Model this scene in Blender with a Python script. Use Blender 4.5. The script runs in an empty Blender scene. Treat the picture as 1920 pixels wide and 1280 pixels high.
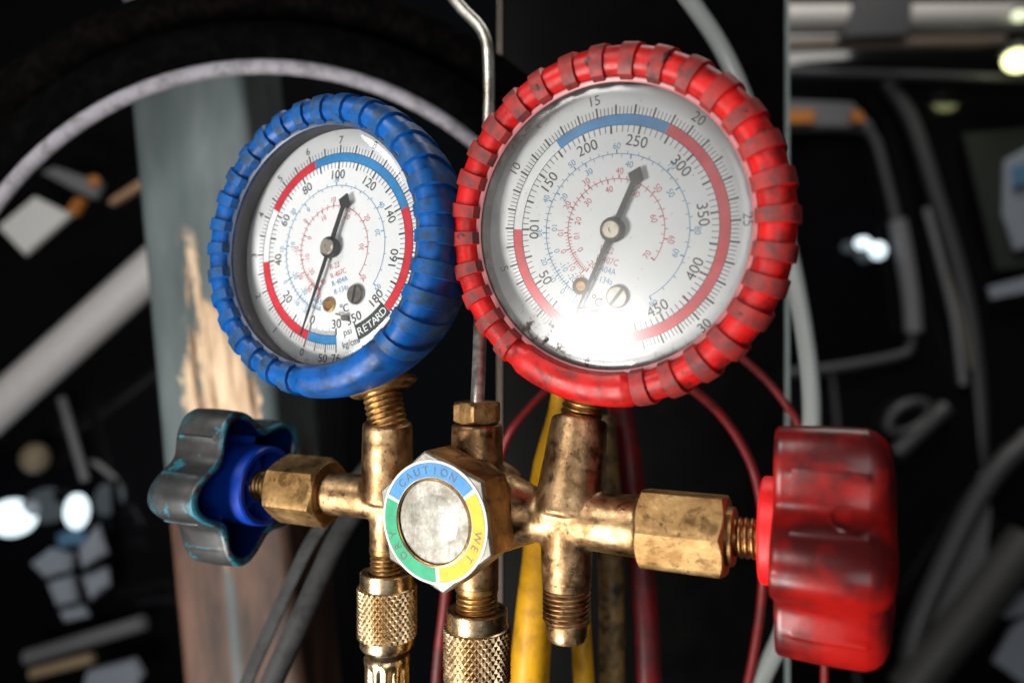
import bpy, bmesh, math, random
from mathutils import Vector as V, Matrix
random.seed(7)
R = math.radians
pi = math.pi
sin, cos = math.sin, math.cos
FOC = 1400.0                     # focal length in photo pixels (1920 wide)
MM = 0.001
EYE = V((0, 0, 1200))            # camera position, millimetres
sc = bpy.context.scene
COL = sc.collection

# ------------------------------------------------------------------ camera, world, lights, exposure
cam_data = bpy.data.cameras.new('camera')
cam_data.sensor_width = 36
cam_data.lens = FOC / 1920 * 36
cam_data.clip_start = 0.01
cam_data.clip_end = 60
cam_data.dof.use_dof = True
cam_data.dof.focus_distance = 0.178
cam_data.dof.aperture_fstop = 8.0
cam = bpy.data.objects.new('camera', cam_data)
COL.objects.link(cam)
cam.location = EYE * MM
cam.rotation_euler = (R(90), 0, 0)
sc.camera = cam

world = bpy.data.worlds.new('World')
sc.world = world
world.use_nodes = True
bg = world.node_tree.nodes['Background']
bg.inputs['Color'].default_value = (0.75, 0.88, 1.0, 1)
bg.inputs['Strength'].default_value = 0.003

def area(name, loc, target, size, power, col=(1, 1, 1), size_y=None):
    l = bpy.data.lights.new(name, 'AREA')
    l.energy = power
    l.color = col
    l.shape = 'RECTANGLE'
    l.size = size
    l.size_y = size_y or size
    o = bpy.data.objects.new(name, l)
    COL.objects.link(o)
    o.location = (V(loc) + EYE) * MM
    d = (V(target) - V(loc))
    o.rotation_euler = d.to_track_quat('-Z', 'Y').to_euler()
    return o
# daylight from the open side of the workshop, far to the left
area('daylight_opening', (-500, -210, 560), (0, 180, 0), 0.30, 4.0, (1.0, 0.985, 0.96), 0.30)
# sunlit ground outside, low on the left: the main light
area('sunlit_ground', (-420, -180, -515), (0, 180, 0), 0.26, 7.2, (1.0, 0.97, 0.93), 0.26)
# daylight thrown back by the floor outside, low on the left: glares in the red gauge's lens
area('floor_bounce', (-362, -152, -166), (20, 165, 5), 0.15, 2.3, (1.0, 0.97, 0.92), 0.12)
# added soft fill from behind the camera, lifts the brass fronts
area('front_fill', (70, -520, 60), (0, 180, -10), 0.40, 1.6, (0.96, 0.98, 1.0))
# unseen lamp added above to brighten the parked cars
area('cars_fill', (500, 900, 1300), (500, 1700, 0), 0.8, 11, (1.0, 0.97, 0.9))

sc.view_settings.view_transform = 'Standard'
sc.view_settings.look = 'None'
sc.view_settings.gamma = 1
sc.view_settings.use_curve_mapping = False
sc.view_settings.exposure = 0.12
try:
    sc.cycles.use_denoising = True
    sc.cycles.max_bounces = 8
    sc.cycles.transparent_max_bounces = 12
    sc.cycles.caustics_reflective = False
    sc.cycles.caustics_refractive = False
    sc.cycles.sample_clamp_indirect = 4
except Exception:
    pass

# ------------------------------------------------------------------ materials
def hexless(c): return (c[0], c[1], c[2], 1)
class Mat:
    def __init__(s, name):
        s.m = bpy.data.materials.new(name)
        s.m.use_nodes = True
        s.t = s.m.node_tree
        s.n = s.t.nodes
        s.b = s.n['Principled BSDF']
        s.co = s.n.new('ShaderNodeTexCoord')
    def link(s, a, b): s.t.links.new(a, b)
    def noise(s, scale, detail=4, rough=0.6, sx=(1, 1, 1), dist=0.0):
        n = s.n.new('ShaderNodeTexNoise')
        n.inputs['Scale'].default_value = scale
        n.inputs['Detail'].default_value = detail
        n.inputs['Roughness'].default_value = rough
        n.inputs['Distortion'].default_value = dist
        if sx != (1, 1, 1):
            mp = s.n.new('ShaderNodeMapping')
            mp.inputs['Scale'].default_value = sx
            s.link(s.co.outputs['Object'], mp.inputs['Vector'])
            s.link(mp.outputs['Vector'], n.inputs['Vector'])
        else:
            s.link(s.co.outputs['Object'], n.inputs['Vector'])
        return n.outputs['Fac']
    def ramp(s, fac, stops, interp='LINEAR'):
        r = s.n.new('ShaderNodeValToRGB')
        r.color_ramp.interpolation = interp
        e = r.color_ramp.elements
        while len(e) < len(stops): e.new(0.5)
        for k, (p, c) in enumerate(stops):
            e[k].position = p
            e[k].color = hexless(c) if hasattr(c, '__len__') else (c, c, c, 1)
        s.link(fac, r.inputs['Fac'])
        return r.outputs['Color']
    def mix(s, fac, a, b):
        m = s.n.new('ShaderNodeMix')
        m.data_type = 'RGBA'
        if isinstance(fac, float): m.inputs[0].default_value = fac
        else: s.link(fac, m.inputs[0])
        for k, x in ((6, a), (7, b)):
            if hasattr(x, '__len__'): m.inputs[k].default_value = hexless(x)
            else: s.link(x, m.inputs[k])
        return m.outputs[2]
    def math(s, op, a, b=0.0, clamp=False):
        m = s.n.new('ShaderNodeMath')
        m.operation = op
        m.use_clamp = clamp
        for k, x in enumerate((a, b)):
            if isinstance(x, (int, float)): m.inputs[k].default_value = x
            else: s.link(x, m.inputs[k])
        return m.outputs[0]
    def set(s, **kw):
        for k, x in kw.items():
            k = k.replace('_', ' ')
            i = s.b.inputs[k]
            if isinstance(x, (int, float)): i.default_value = x
            elif isinstance(x, tuple): i.default_value = x if i.type == 'VECTOR' else hexless(x)
            else: s.link(x, i)
        return s
    def bump(s, h, strength=0.3, dist=0.0003):
        b = s.n.new('ShaderNodeBump')
        b.inputs['Strength'].default_value = strength
        b.inputs['Distance'].default_value = dist
        s.link(h, b.inputs['Height'])
        s.link(b.outputs['Normal'], s.b.inputs['Normal'])
        return s

def brass(name, light, dark, rough=(0.25, 0.5), stain=0.5, spot=0.6):
    m = Mat(name)
    big = m.noise(95, 5, 0.65)
    col = m.mix(m.ramp(big, [(0.36, 0.0), (0.60, 1.0)]), light, dark)
    st = m.ramp(m.noise(210, 4, 0.6, dist=0.8), [(0.545, 0.0), (0.66, stain)])
    col = m.mix(st, col, (0.05, 0.024, 0.008))
    sp = m.ramp(m.noise(900, 2, 0.5), [(0.66, 0.0), (0.72, spot)])
    col = m.mix(sp, col, (0.03, 0.014, 0.006))
    rg = m.ramp(m.noise(330, 4, 0.6), [(0.3, rough[0]), (0.7, rough[1])])
    m.set(Base_Color=col, Metallic=1.0, Roughness=rg)
    m.bump(m.noise(900, 4, 0.65), 0.45, 0.00016)
    return m.m
BR_CAST = brass('aged_cast_brass', (0.50, 0.325, 0.17), (0.18, 0.10, 0.045), (0.28, 0.55), 0.75, 0.75)
BR_HEX = brass('machined_brass', (0.44, 0.28, 0.12), (0.23, 0.13, 0.05), (0.42, 0.6), 0.65, 0.6)
BR_KNURL = brass('knurled_brass', (0.72, 0.55, 0.34), (0.5, 0.35, 0.19), (0.22, 0.36), 0.2, 0.2)
BR_THREAD = brass('thread_brass', (0.45, 0.27, 0.10), (0.22, 0.12, 0.045), (0.3, 0.5), 0.6, 0.5)

def rubber(name, col, grime, amount, rough=0.42, sub=0.0, scale=160, spots=0.0):
    m = Mat(name)
    g = m.ramp(m.noise(scale, 6, 0.7, dist=0.4), [(0.52 - 0.14 * amount, 0.0), (0.72 - 0.14 * amount, min(1.0, 0.3 + amount))])
    c = m.mix(g, col, grime)
    if spots:
        sp = m.ramp(m.noise(260, 3, 0.55), [(0.66, 0.0), (0.71, spots)])
        c = m.mix(sp, c, (0.012, 0.006, 0.006))
    rg = m.ramp(m.noise(300, 3), [(0.3, rough - 0.1), (0.7, rough + 0.14)])
    m.set(Base_Color=c, Roughness=rg)
    m.set(Specular_IOR_Level=0.3)
    if sub:
        m.set(Subsurface_Weight=sub, Subsurface_Radius=(0.004, 0.0006, 0.0004), Subsurface_Scale=0.5)
    if max(col) < 0.1: m.set(Specular_IOR_Level=0.05 if max(col) > 0.005 else 0.015)
    m.bump(m.noise(900, 3), 0.2, 0.00015)
    return m.m
RED_RUB = rubber('red_rubber', (0.39, 0.004, 0.0035), (0.07, 0.007, 0.006), 0.5, 0.42, 0.1, 190, 0.9)
RED_RIB = rubber('grimy_red_rubber', (0.24, 0.014, 0.012), (0.075, 0.022, 0.02), 0.7, 0.55, 0.0, 330, 0.95)
BLU_RUB = rubber('blue_rubber', (0.001, 0.064, 0.26), (0.004, 0.02, 0.055), 0.5, 0.42, 0.0, 160, 0.35)
BLU_RIB = rubber('grimy_blue_rubber', (0.002, 0.06, 0.22), (0.012, 0.034, 0.06), 0.7, 0.48, 0.0, 300, 0.5)

def plain(name, col, rough=0.5, metal=0.0, **kw):
    m = Mat(name)
    v = m.ramp(m.noise(400, 3), [(0.3, 0.8), (0.7, 1.1)])
    mul = m.n.new('ShaderNodeMix'); mul.data_type = 'RGBA'; mul.blend_type = 'MULTIPLY'
    mul.inputs[0].default_value = 1.0
    mul.inputs[6].default_value = hexless(col)
    m.link(v, mul.inputs[7])
    m.set(Base_Color=mul.outputs[2], Roughness=rough, Metallic=metal)
    for k, x in kw.items(): m.set(**{k: x})
    return m.m
def dial_paper(name, spots):
    m = Mat(name)
    c = m.ramp(m.noise(120, 4), [(0.3, (0.85, 0.86, 0.88)), (0.7, (0.90, 0.905, 0.915))])
    sp = m.ramp(m.noise(1100, 2, 0.5), [(0.73, 0.0), (0.77, spots)])
    c = m.mix(sp, c, (0.1, 0.09, 0.08))
    m.set(Base_Color=c, Roughness=0.55)
    return m.m
DIAL_B = dial_paper('white_dial_paper', 0.35)
DIAL_R = dial_paper('spotted_dial_paper', 0.6)
INK = plain('black_ink', (0.012, 0.012, 0.014), 0.5)
INK_RED = plain('red_ink', (0.74, 0.012, 0.035), 0.5)
INK_BLUE = plain('blue_ink', (0.012, 0.24, 0.58), 0.5)
INK_PINK = plain('thin_red_ink', (0.55, 0.03, 0.06), 0.5)
INK_CYAN = plain('thin_blue_ink', (0.03, 0.24, 0.46), 0.5)
INK_GREY = plain('charcoal_ink', (0.045, 0.05, 0.055), 0.5)
PRINT = [INK, INK_RED, INK_BLUE, INK_PINK, INK_CYAN, INK_GREY, DIAL_B]
CUP_B = plain('dark_cup_plastic', (0.02, 0.02, 0.032), 0.4, 0.0)
NEEDLE = plain('black_needle_paint', (0.02, 0.024, 0.026), 0.45)
STEEL = plain('brushed_steel', (0.52, 0.49, 0.44), 0.33, 1.0)
DULL = plain('dull_steel', (0.30, 0.28, 0.25), 0.38, 1.0)
HUBM = plain('nickel_hub', (0.62, 0.56, 0.46), 0.34, 1.0)
ROD = brass('tarnished_steel_rod', (0.75, 0.73, 0.68), (0.5, 0.46, 0.38), (0.34, 0.55), 0.35, 0.4)
NICKEL = brass('scuffed_nickel', (0.26, 0.25, 0.225), (0.14, 0.13, 0.11), (0.4, 0.6), 0.3, 0.3)
BLACKGAP = plain('gap_black', (0.008, 0.008, 0.008), 0.6)

def lens_mat(name, dust, grime, rough, ior=1.49):
    m = Mat(name)
    n, t = m.n, m.t
    n.remove(m.b)
    out = n['Material Output']
    tr = n.new('ShaderNodeBsdfTransparent'); tr.inputs['Color'].default_value = (0.97, 0.98, 0.98, 1)
    gl = n.new('ShaderNodeBsdfGlossy'); gl.inputs['Roughness'].default_value = rough
    fr = n.new('ShaderNodeFresnel'); fr.inputs['IOR'].default_value = ior
    mx = n.new('ShaderNodeMixShader')
    t.links.new(fr.outputs[0], mx.inputs[0]); t.links.new(tr.outputs[0], mx.inputs[1]); t.links.new(gl.outputs[0], mx.inputs[2])
    df = n.new('ShaderNodeBsdfDiffuse'); df.inputs['Color'].default_value = (0.72, 0.70, 0.67, 1)
    d = m.ramp(m.noise(90, 5, 0.65), [(0.3, dust * 0.45), (0.72, dust)])
    m2 = n.new('ShaderNodeMixShader')
    t.links.new(d, m2.inputs[0]); t.links.new(mx.outputs[0], m2.inputs[1]); t.links.new(df.outputs[0], m2.inputs[2])
    # black grease specks gathered on the worn lower-left edge (attribute 'grease' on the lens)
    gd = n.new('ShaderNodeBsdfDiffuse'); gd.inputs['Color'].default_value = (0.03, 0.025, 0.02, 1)
    at = n.new('ShaderNodeAttribute'); at.attribute_name = 'grease'
    g1 = m.ramp(m.noise(420, 5, 0.75), [(0.52, 0.0), (0.60, 1.0)])
    sep = m.math('MULTIPLY', g1, at.outputs['Fac'])
    sep = m.math('MULTIPLY', sep, grime, True)
    m3 = n.new('ShaderNodeMixShader')
    t.links.new(sep, m3.inputs[0]); t.links.new(m2.outputs[0], m3.inputs[1]); t.links.new(gd.outputs[0], m3.inputs[2])
    t.links.new(m3.outputs[0], out.inputs['Surface'])
    return m.m
LENS_B = lens_mat('clear_plastic_lens', 0.02, 0.35, 0.06)
LENS_R = lens_mat('hazy_plastic_lens', 0.08, 1.0, 0.23, 1.75)
SIGHT_LENS = lens_mat('sight_glass_lens', 0.03, 0.0, 0.12, 1.35)

LENSRIM_R = plain('clear_lens_edge_red', (0.30, 0.10, 0.10), 0.35)
LENSRIM_B = plain('clear_lens_edge_blue', (0.035, 0.05, 0.085), 0.4)

# ------------------------------------------------------------------ mesh helpers (millimetres, camera at the origin)
def fr(o, z, x=None):
    Z = V(z).normalized()
    X = V(x) if x is not None else (V((0, 0, 1)) if abs(Z.z) < 0.9 else V((1, 0, 0)))
    X = (X - Z * X.dot(Z)).normalized()
    return (V(o), X, Z.cross(X), Z)
def pt(F, x, y, z): return F[0] + F[1] * x + F[2] * y + F[3] * z
def at(px, py, Y): return V(((px - 960) / FOC * Y, Y, -(py - 640) / FOC * Y))

class G:
    def __init__(s): s.v, s.f, s.m, s.sm = [], [], [], []
    def add(s, vs, fs, mi=0, smooth=True):
        k = len(s.v)
        s.v.extend(vs)
        for f in fs:
            s.f.append([i + k for i in f]); s.m.append(mi); s.sm.append(smooth)
    def lathe(s, F, prof, seg=48, mi=0, cap0=False, cap1=False):
        vs, fs = [], []
        for r, z in prof:
            for k in range(seg):
                a = 2 * pi * k / seg
                vs.append(pt(F, r * cos(a), r * sin(a), z))
        for i in range(len(prof) - 1):
            for k in range(seg):
                j = (k + 1) % seg
                fs.append((i * seg + k, i * seg + j, (i + 1) * seg + j, (i + 1) * seg + k))
        if cap0: fs.append(list(range(seg))[::-1])
        if cap1: fs.append([(len(prof) - 1) * seg + k for k in range(seg)])
        s.add(vs, fs, mi)
    def cyl(s, F, r, z0, z1, seg=40, bev=0.3, mi=0, r1=None):
        r1 = r if r1 is None else r1
        s.lathe(F, [(r - bev, z0), (r, z0 + bev), (r1, z1 - bev), (r1 - bev, z1)], seg, mi, True, True)
    def hexn(s, F, rc, z0, z1, rot=0.0, ch=0.9, mi=0):
        # hexagonal nut with turned (chamfered) ends: the corners are cut by a cone
        n = 72
        ri = rc * cos(pi / 6)
        rows = []
        for z in (z0, None, 'b', z1):
            row = []
            for k in range(n):
                a = 2 * pi * k / n
                d = (a - rot) % (pi / 3) - pi / 6
                rr = ri / cos(d)
                ex = max(0.0, rr - ri * 1.0) * 0.55
                if z is None: row.append((rr, z0 + ex + 0.25))
                elif z == 'b': row.append((rr, z1 - ex - 0.25))
                else: row.append((min(rr, ri * 0.985), z))
            rows.append(row)
        vs = [pt(F, r * cos(2 * pi * k / n), r * sin(2 * pi * k / n), z) for row in rows for k, (r, z) in enumerate(row)]
        fs = []
        for i in range(3):
            for k in range(n):
                j = (k + 1) % n
                fs.append((i * n + k, i * n + j, (i + 1) * n + j, (i + 1) * n + k))
        fs.append(list(range(n))[::-1]); fs.append([3 * n + k for k in range(n)])
        s.add(vs, fs, mi)
    def thread(s, F, r, z0, z1, pitch=1.2, amp=0.5, seg=40, mi=0):
        nz = max(4, int((z1 - z0) / pitch * 8))
        vs, fs = [], []
        for i in range(nz + 1):
            z = z0 + (z1 - z0) * i / nz
            fade = min(1, (i / nz) * 10, (1 - i / nz) * 10)
            for k in range(seg):
                ph = (z / pitch - k / seg) % 1
                tri = 1 - abs(2 * ph - 1)
                rr = r - amp + amp * min(1, tri * 1.35) * (0.4 + 0.6 * fade)
                a = 2 * pi * k / seg
                vs.append(pt(F, rr * cos(a), rr * sin(a), z))
        for i in range(nz):
            for k in range(seg):
                j = (k + 1) % seg
                fs.append((i * seg + k, i * seg + j, (i + 1) * seg + j, (i + 1) * seg + k))
        fs.append(list(range(seg))[::-1]); fs.append([nz * seg + k for k in range(seg)])
        s.add(vs, fs, mi)
    def tube(s, pts, r, seg=16, mi=0, sub=8, caps=True, flat=None):
        P = [V(p) for p in pts]
        if sub > 1 and len(P) > 2:
            Q = [P[0] * 2 - P[1]] + P + [P[-1] * 2 - P[-2]]
            out = []
            for i in range(1, len(Q) - 2):
                for k in range(sub):
                    t = k / sub
                    a, b, c, d = Q[i - 1], Q[i], Q[i + 1], Q[i + 2]
                    out.append(0.5 * (2 * b + (c - a) * t + (2 * a - 5 * b + 4 * c - d) * t * t + (3 * b - a - 3 * c + d) * t ** 3))
            out.append(P[-1]); P = out
        T = [(P[min(i + 1, len(P) - 1)] - P[max(i - 1, 0)]).normalized() for i in range(len(P))]
        X = T[0].orthogonal().normalized() if flat is None else (V(flat) - T[0] * T[0].dot(V(flat))).normalized()
        vs, fs = [], []
        for i, p in enumerate(P):
            X = (X - T[i] * X.dot(T[i])).normalized()
            Y = T[i].cross(X)
            rr = r[0] + (r[1] - r[0]) * i / (len(P) - 1) if isinstance(r, tuple) else r
            for k in range(seg):
                a = 2 * pi * k / seg
                sq = 1.0 if flat is None else 0.45
                vs.append(p + X * rr * cos(a) + Y * rr * sin(a) * sq)
        for i in range(len(P) - 1):
            for k in range(seg):
                j = (k + 1) % seg
                fs.append((i * seg + k, i * seg + j, (i + 1) * seg + j, (i + 1) * seg + k))
        if caps:
            fs.append(list(range(seg))[::-1]); fs.append([(len(P) - 1) * seg + k for k in range(seg)])
        s.add(vs, fs, mi)
    def prism(s, F, poly, z0, z1, mi=0, bev=0.0):
        # polygon in the frame's x/y, with bevelled rims
        n = len(poly)
        cx = sum(p[0] for p in poly) / n; cy = sum(p[1] for p in poly) / n
        def sh(k):
            out = []
            for x, y in poly:
                d = math.hypot(x - cx, y - cy) or 1
                out.append((x - (x - cx) / d * k, y - (y - cy) / d * k))
            return out
        rings = [(sh(bev), z0), (poly, z0 + bev), (poly, z1 - bev), (sh(bev), z1)] if bev else [(poly, z0), (poly, z1)]
        vs = [pt(F, x, y, z) for pl, z in rings for x, y in pl]
        fs = []
        for i in range(len(rings) - 1):
            for k in range(n):
                j = (k + 1) % n
                fs.append((i * n + k, i * n + j, (i + 1) * n + j, (i + 1) * n + k))
        fs.append(list(range(n))[::-1]); fs.append([(len(rings) - 1) * n + k for k in range(n)])
        s.add(vs, fs, mi)
    def build(s, name, mats, parent=None, angle=35):
        o0 = ORG.get(parent.name, V((0, 0, 0))) if parent else V((0, 0, 0))
        if parent is None: o0 = sum(s.v, V((0, 0, 0))) / len(s.v)
        me = bpy.data.meshes.new(name)
        me.from_pydata([(p - o0) * MM for p in s.v], [], s.f)
        for m in (mats if isinstance(mats, list) else [mats]): me.materials.append(m)
        me.polygons.foreach_set('material_index', s.m)
        me.polygons.foreach_set('use_smooth', s.sm)
        bm = bmesh.new(); bm.from_mesh(me); bmesh.ops.recalc_face_normals(bm, faces=bm.faces); bm.to_mesh(me); bm.free()
        me.set_sharp_from_angle(angle=R(angle))
        o = bpy.data.objects.new(name, me)
        COL.objects.link(o)
        if parent:
            o.parent = parent
            ORG[o.name] = o0
        else:
            o.location = (o0 + EYE) * MM
            ORG[o.name] = o0
        return o
ORG = {}
def empty(name, loc, label, cat, group=None):
    o = bpy.data.objects.new(name, None)
    COL.objects.link(o)
    o.empty_display_size = 0.02
    o.location = (V(loc) + EYE) * MM
    ORG[o.name] = V(loc)
    return tag(o, label, cat, group)
def tag(o, label, cat, group=None, kind=None):
    o['label'] = label
    if cat: o['category'] = cat
    if group: o['group'] = group
    if kind: o['kind'] = kind
    return o

# lettering: glyph outlines turned into flat faces, cached per string
_TX = {}
def glyphs(txt, bold=0.0, space=1.0):
    key = (txt, bold, space)
    if key not in _TX:
        c = bpy.data.curves.new('lettering', 'FONT')
        c.body = txt; c.align_x = 'CENTER'; c.size = 1; c.offset = bold; c.resolution_u = 4; c.space_character = space
        o = bpy.data.objects.new('lettering', c)
        COL.objects.link(o)
        dg = bpy.context.evaluated_depsgraph_get(); dg.update()
        me = bpy.data.meshes.new_from_object(o.evaluated_get(dg))
        vs = [(v.co.x, v.co.y) for v in me.vertices]
        fs = [list(p.vertices) for p in me.polygons]
        bpy.data.objects.remove(o); bpy.data.curves.remove(c); bpy.data.meshes.remove(me)
        x0, x1 = min(v[0] for v in vs), max(v[0] for v in vs)
        _TX[key] = ([(x - (x0 + x1) / 2, y) for x, y in vs], fs)
    return _TX[key]
CAP = 0.729
def text(g, F, txt, x, y, h, rot=0.0, mi=0, z=0.1, bold=0.0, sx=1.0):
    # centred on (x, y) of the frame; rot turns clockwise, glyph height h
    vs, fs = glyphs(txt, bold)
    k = h / CAP
    c, s = cos(-rot), sin(-rot)
    out = []
    for a, b in vs:
        a *= k * sx; b = b * k - h / 2
        out.append(pt(F, x + a * c - b * s, y + a * s + b * c, z))
    g.add(out, fs, mi, False)
def rtext(g, F, txt, ang, r, h, roll, mi=0, z=0.1, sx=1.0, bold=0.0, flip=True):
    # lettering set round a dial, heads outward above, inward below
    a = R(ang)
    rel = (ang - roll + 180) % 360 - 180
    rot = a + (pi if flip and abs(rel) > 92 else 0)
    text(g, F, txt, r * sin(a), r * cos(a), h, rot, mi, z, bold, sx)
def tick(g, F, ang, r0, r1, w, mi=0, z=0.1):
    a = R(ang); X, Y = sin(a), cos(a)
    hx, hy = Y * w / 2, -X * w / 2
    g.add([pt(F, r0 * X - hx, r0 * Y - hy, z), pt(F, r1 * X - hx, r1 * Y - hy, z), pt(F, r1 * X + hx, r1 * Y + hy, z), pt(F, r0 * X + hx, r0 * Y + hy, z)], [(0, 1, 2, 3)], mi, False)
def arc(g, F, a0, a1, r0, r1, mi=0, z=0.06):
    n = max(2, int(abs(a1 - a0) / 2))
    vs = []
    for k in range(n + 1):
        a = R(a0 + (a1 - a0) * k / n)
        vs += [pt(F, r0 * sin(a), r0 * cos(a), z), pt(F, r1 * sin(a), r1 * cos(a), z)]
    g.add(vs, [(2 * k, 2 * k + 1, 2 * k + 3, 2 * k + 2) for k in range(n)], mi, False)

# ------------------------------------------------------------------ manifold set-out
YAW = R(24)
U = V((cos(YAW), -sin(YAW), -0.006)).normalized()          # along the bar, towards the red knob
NB = V((-sin(YAW), -cos(YAW), 0))                          # front of the bar
UP = V((0, 0, 1))
def bar(t): return V((-32.8, 196.0, -41.3)) + U * t
MS = empty('manifold_gauge_set', bar(26) + V((0, 0, -35)),
           'brass manifold gauge set with a blue and a red pressure gauge and two hand knobs', 'gauge set')

def dial_frame(c, az, el):
    az, el = R(az), R(el)
    n = V((-sin(az) * cos(el), -cos(az) * cos(el), sin(el)))
    u = V((cos(az), -sin(az), 0))
    w = u.cross(n) * -1
    if w.z < 0: w = -w
    return (V(c), u, w, n)                                 # x right, y up, z towards the viewer
FR_ = dial_frame((22.8, 165.3, 24.6), 26.5, -4.3)
FB_ = dial_frame((-46.4, 194.4, 24.2), 27.6, 3.2)

# ------------------------------------------------------------------ gauges
def interp(table, v):
    t = sorted(table)
    for (a, x), (b, y) in zip(t, t[1:]):
        if a <= v <= b: return x + (y - x) * (v - a) / (b - a)
    return None
def small_scale(g, F, roll, rr, arc0, arc1, outer, inner, mi, lh=1.45):
    arc(g, F, arc0, arc1, rr - 0.07, rr + 0.07, mi, 0.1)
    for tab, sgn, rl in ((outer, 1, rr + 1.75), (inner, -1, rr - 2.1)):
        d = dict(tab)
        lo, hi = min(d), max(d)
        v = lo
        while v <= hi:
            a = interp(tab, v)
            big = v in d
            tick(g, F, a, rr - 0.02 * sgn, rr + sgn * (0.95 if big else 0.75), 0.26 if big else 0.13, mi)
            v += 2
        for v, a in tab:
            rtext(g, F, str(v), a, rl, lh, roll, mi, sx=0.92, bold=-0.008)

def gauge(F, roll, kind):
    red = kind == 'red'
    stem_dir = -(F[1] * sin(R(roll)) + F[2] * cos(R(roll)))
    SF = fr(F[0] - F[3] * 8.5, stem_dir, F[1])
    # case and stem (the part), everything else hangs below it
    g = G()
    g.lathe(F, [(31.4, -1.5), (31.6, 5.2), (33.5, 6.0), (36.4, 4.0), (35.0, -8), (31, -16), (20, -20), (0.01, -20)], 72)
    case = g.build('pressure_gauge', CUP_B, MS)
    case['label'] = 'pressure gauge in a %s ribbed rubber boot' % kind
    g = G()
    g.cyl(SF, 8.2, 28, 38.6, 40, 0.6)
    g.lathe(SF, [(7.0, 35.4), (9.6, 36.0), (9.6, 37.2), (6.2, 38.8)], 40)
    g.build('stem_shoulder', BR_HEX, case)
    g = G(); g.thread(SF, 5.1, 38, 49.5, 1.5, 0.55); g.build('stem_thread', BR_THREAD, case)
    # ribbed rubber boot
    prof = [(31.1, 5.0), (31.0, 6.6), (31.6, 7.9), (33.2, 8.8), (35.2, 8.8), (36.9, 7.8), (37.9, 6.1), (38.2, 4), (38.1, 0.5), (37.3, -4), (35.9, -9), (34.0, -14), (30.5, -19), (26, -21.6), (15, -22.6)]
    g = G()
    seq = []                                               # (angle, on rib)
    slots = 32
    stem = 180 + roll
    for k in range(slots):
        c = stem + (k + 0.5) * 360 / slots
        w = 360 / slots
        rel = abs((c - stem + 180) % 360 - 180)
        rib = rel > 27
        hb = w * random.uniform(0.20, 0.235)
        j = random.uniform(-0.5, 0.5)
        for d in (-w / 2, -hb - 0.45 - 1.2):
            seq.append((c + d + j * (d != -w / 2), 0.9 if not rib else 0.0, 0))
        if rib:
            for d, o in ((-hb - 0.55, 0), (-hb - 0.1, 1), (-hb * 0.3, 1), (hb * 0.3, 1), (hb + 0.1, 1), (hb + 0.55, 0)):
                seq.append((c + d + j, o, 1))
        else:
            for d in (-hb, 0, hb): seq.append((c + d, 0.9, 0))
    vs, fs, ms = [], [], []
    NP = len(prof)
    for a, o, rb in seq:
        a = R(a)
        for i, (r, h) in enumerate(prof):
            k = o
            if o and i > 9: k = o * max(0.0, 1 - (i - 9) * 0.5)
            q = 0.75 * k
            dr, dh = 0.0, 0.0
            if i <= 1: dr = -0.35 * k if i else 0
            elif i <= 4: dh, dr = q, -0.2 * k if i == 2 else 0
            elif i <= 6: dr, dh = q * 0.7, q * 0.7
            else: dr = q
            rr, hh = r + dr, h + dh
            if 1 <= i <= 2 and o == 0: rr += 0.45
            vs.append(pt(F, rr * sin(a), rr * cos(a), hh))
    n = len(seq)
    for k in range(n):
        j = (k + 1) % n
        top = seq[k][1] >= 1 and seq[j][1] >= 1
        for i in range(NP - 1):
            fs.append((k * NP + i, j * NP + i, j * NP + i + 1, k * NP + i + 1))
            ms.append(1 if (top and i < 11) else 0)
    g.add(vs, fs)
    g.m = ms
    g.build('rubber_boot', [RED_RUB, RED_RIB] if red else [BLU_RUB, BLU_RIB], case, 40)
    # dial
    g = G()
    g.lathe(F, [(31.3, -1.2), (31.3, 0.0), (0.01, 0.0)], 96)
    g.build('dial_face', DIAL_R if red else DIAL_B, case)
    p = G()
    if red:
        A = lambda v: -153.8 + 0.68 * v
        K = lambda v: -153.2 + 9.7 * v
        arc(p, F, A(0), A(100), 22.75, 25.0, 1); arc(p, F, -32.7, 30.7, 22.75, 25.0, 2); arc(p, F, 30.7, A(500), 22.75, 25.0, 1)
        for k in range(0, 101):
            b = k % 5 == 0
            tick(p, F, A(k * 5), 22.75, 21.2 if not b else 20.95, 0.42 if b else 0.16)
        for v in range(0, 501, 50): rtext(p, F, str(v), A(v), 19.6 if v not in (0, 500) else 19.9, 2.45, roll)
        for k in range(0, 176):
            b = k % 5 == 0
            tick(p, F, K(k * 0.2), 25.0, 26.7 if not b else 27.1, 0.40 if b else 0.15)
        for v in range(5, 35, 5): rtext(p, F, str(v), K(v), 28.9 if v in (10, 15, 20) else 28.6, 2.2, roll)
        arc(p, F, A(0), A(500), 24.95, 25.08, 0, 0.11); arc(p, F, A(0), A(500), 22.68, 22.8, 0, 0.11)
        small_scale(p, F, roll, 16.6, -148, 153.5, [(-10, -146), (0, -135.4), (10, -123.7), (20, -109.5), (30, -88.3), (40, -63.4), (50, -32.2), (60, 2.9), (70, 45.6), (80, 93.9), (90, 153.1)],
                    [(-20, -133.8), (-10, -121), (0, -105.2), (10, -84.5), (20, -55.6), (30, -23.4), (40, 14.5), (50, 61), (60, 113.2)], 4)
        small_scale(p, F, roll, 11.2, -143, 129.5, [(-20, -138), (-10, -124.8), (0, -108), (10, -89.2), (20, -60.3), (30, -30.1), (40, 6.3), (50, 50), (60, 102.9)],
                    [(-20, -141.5), (0, -114.7), (10, -95), (20, -73.1), (30, -43), (40, -7.2), (50, 33.2), (60, 77.8), (70, 128.6)], 3)
        a_tip, off = -153.2, 0
    else:
        A = lambda v: -161.4 + 1.634 * v
        K = lambda v: -160.7 + 23.3 * v
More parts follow.
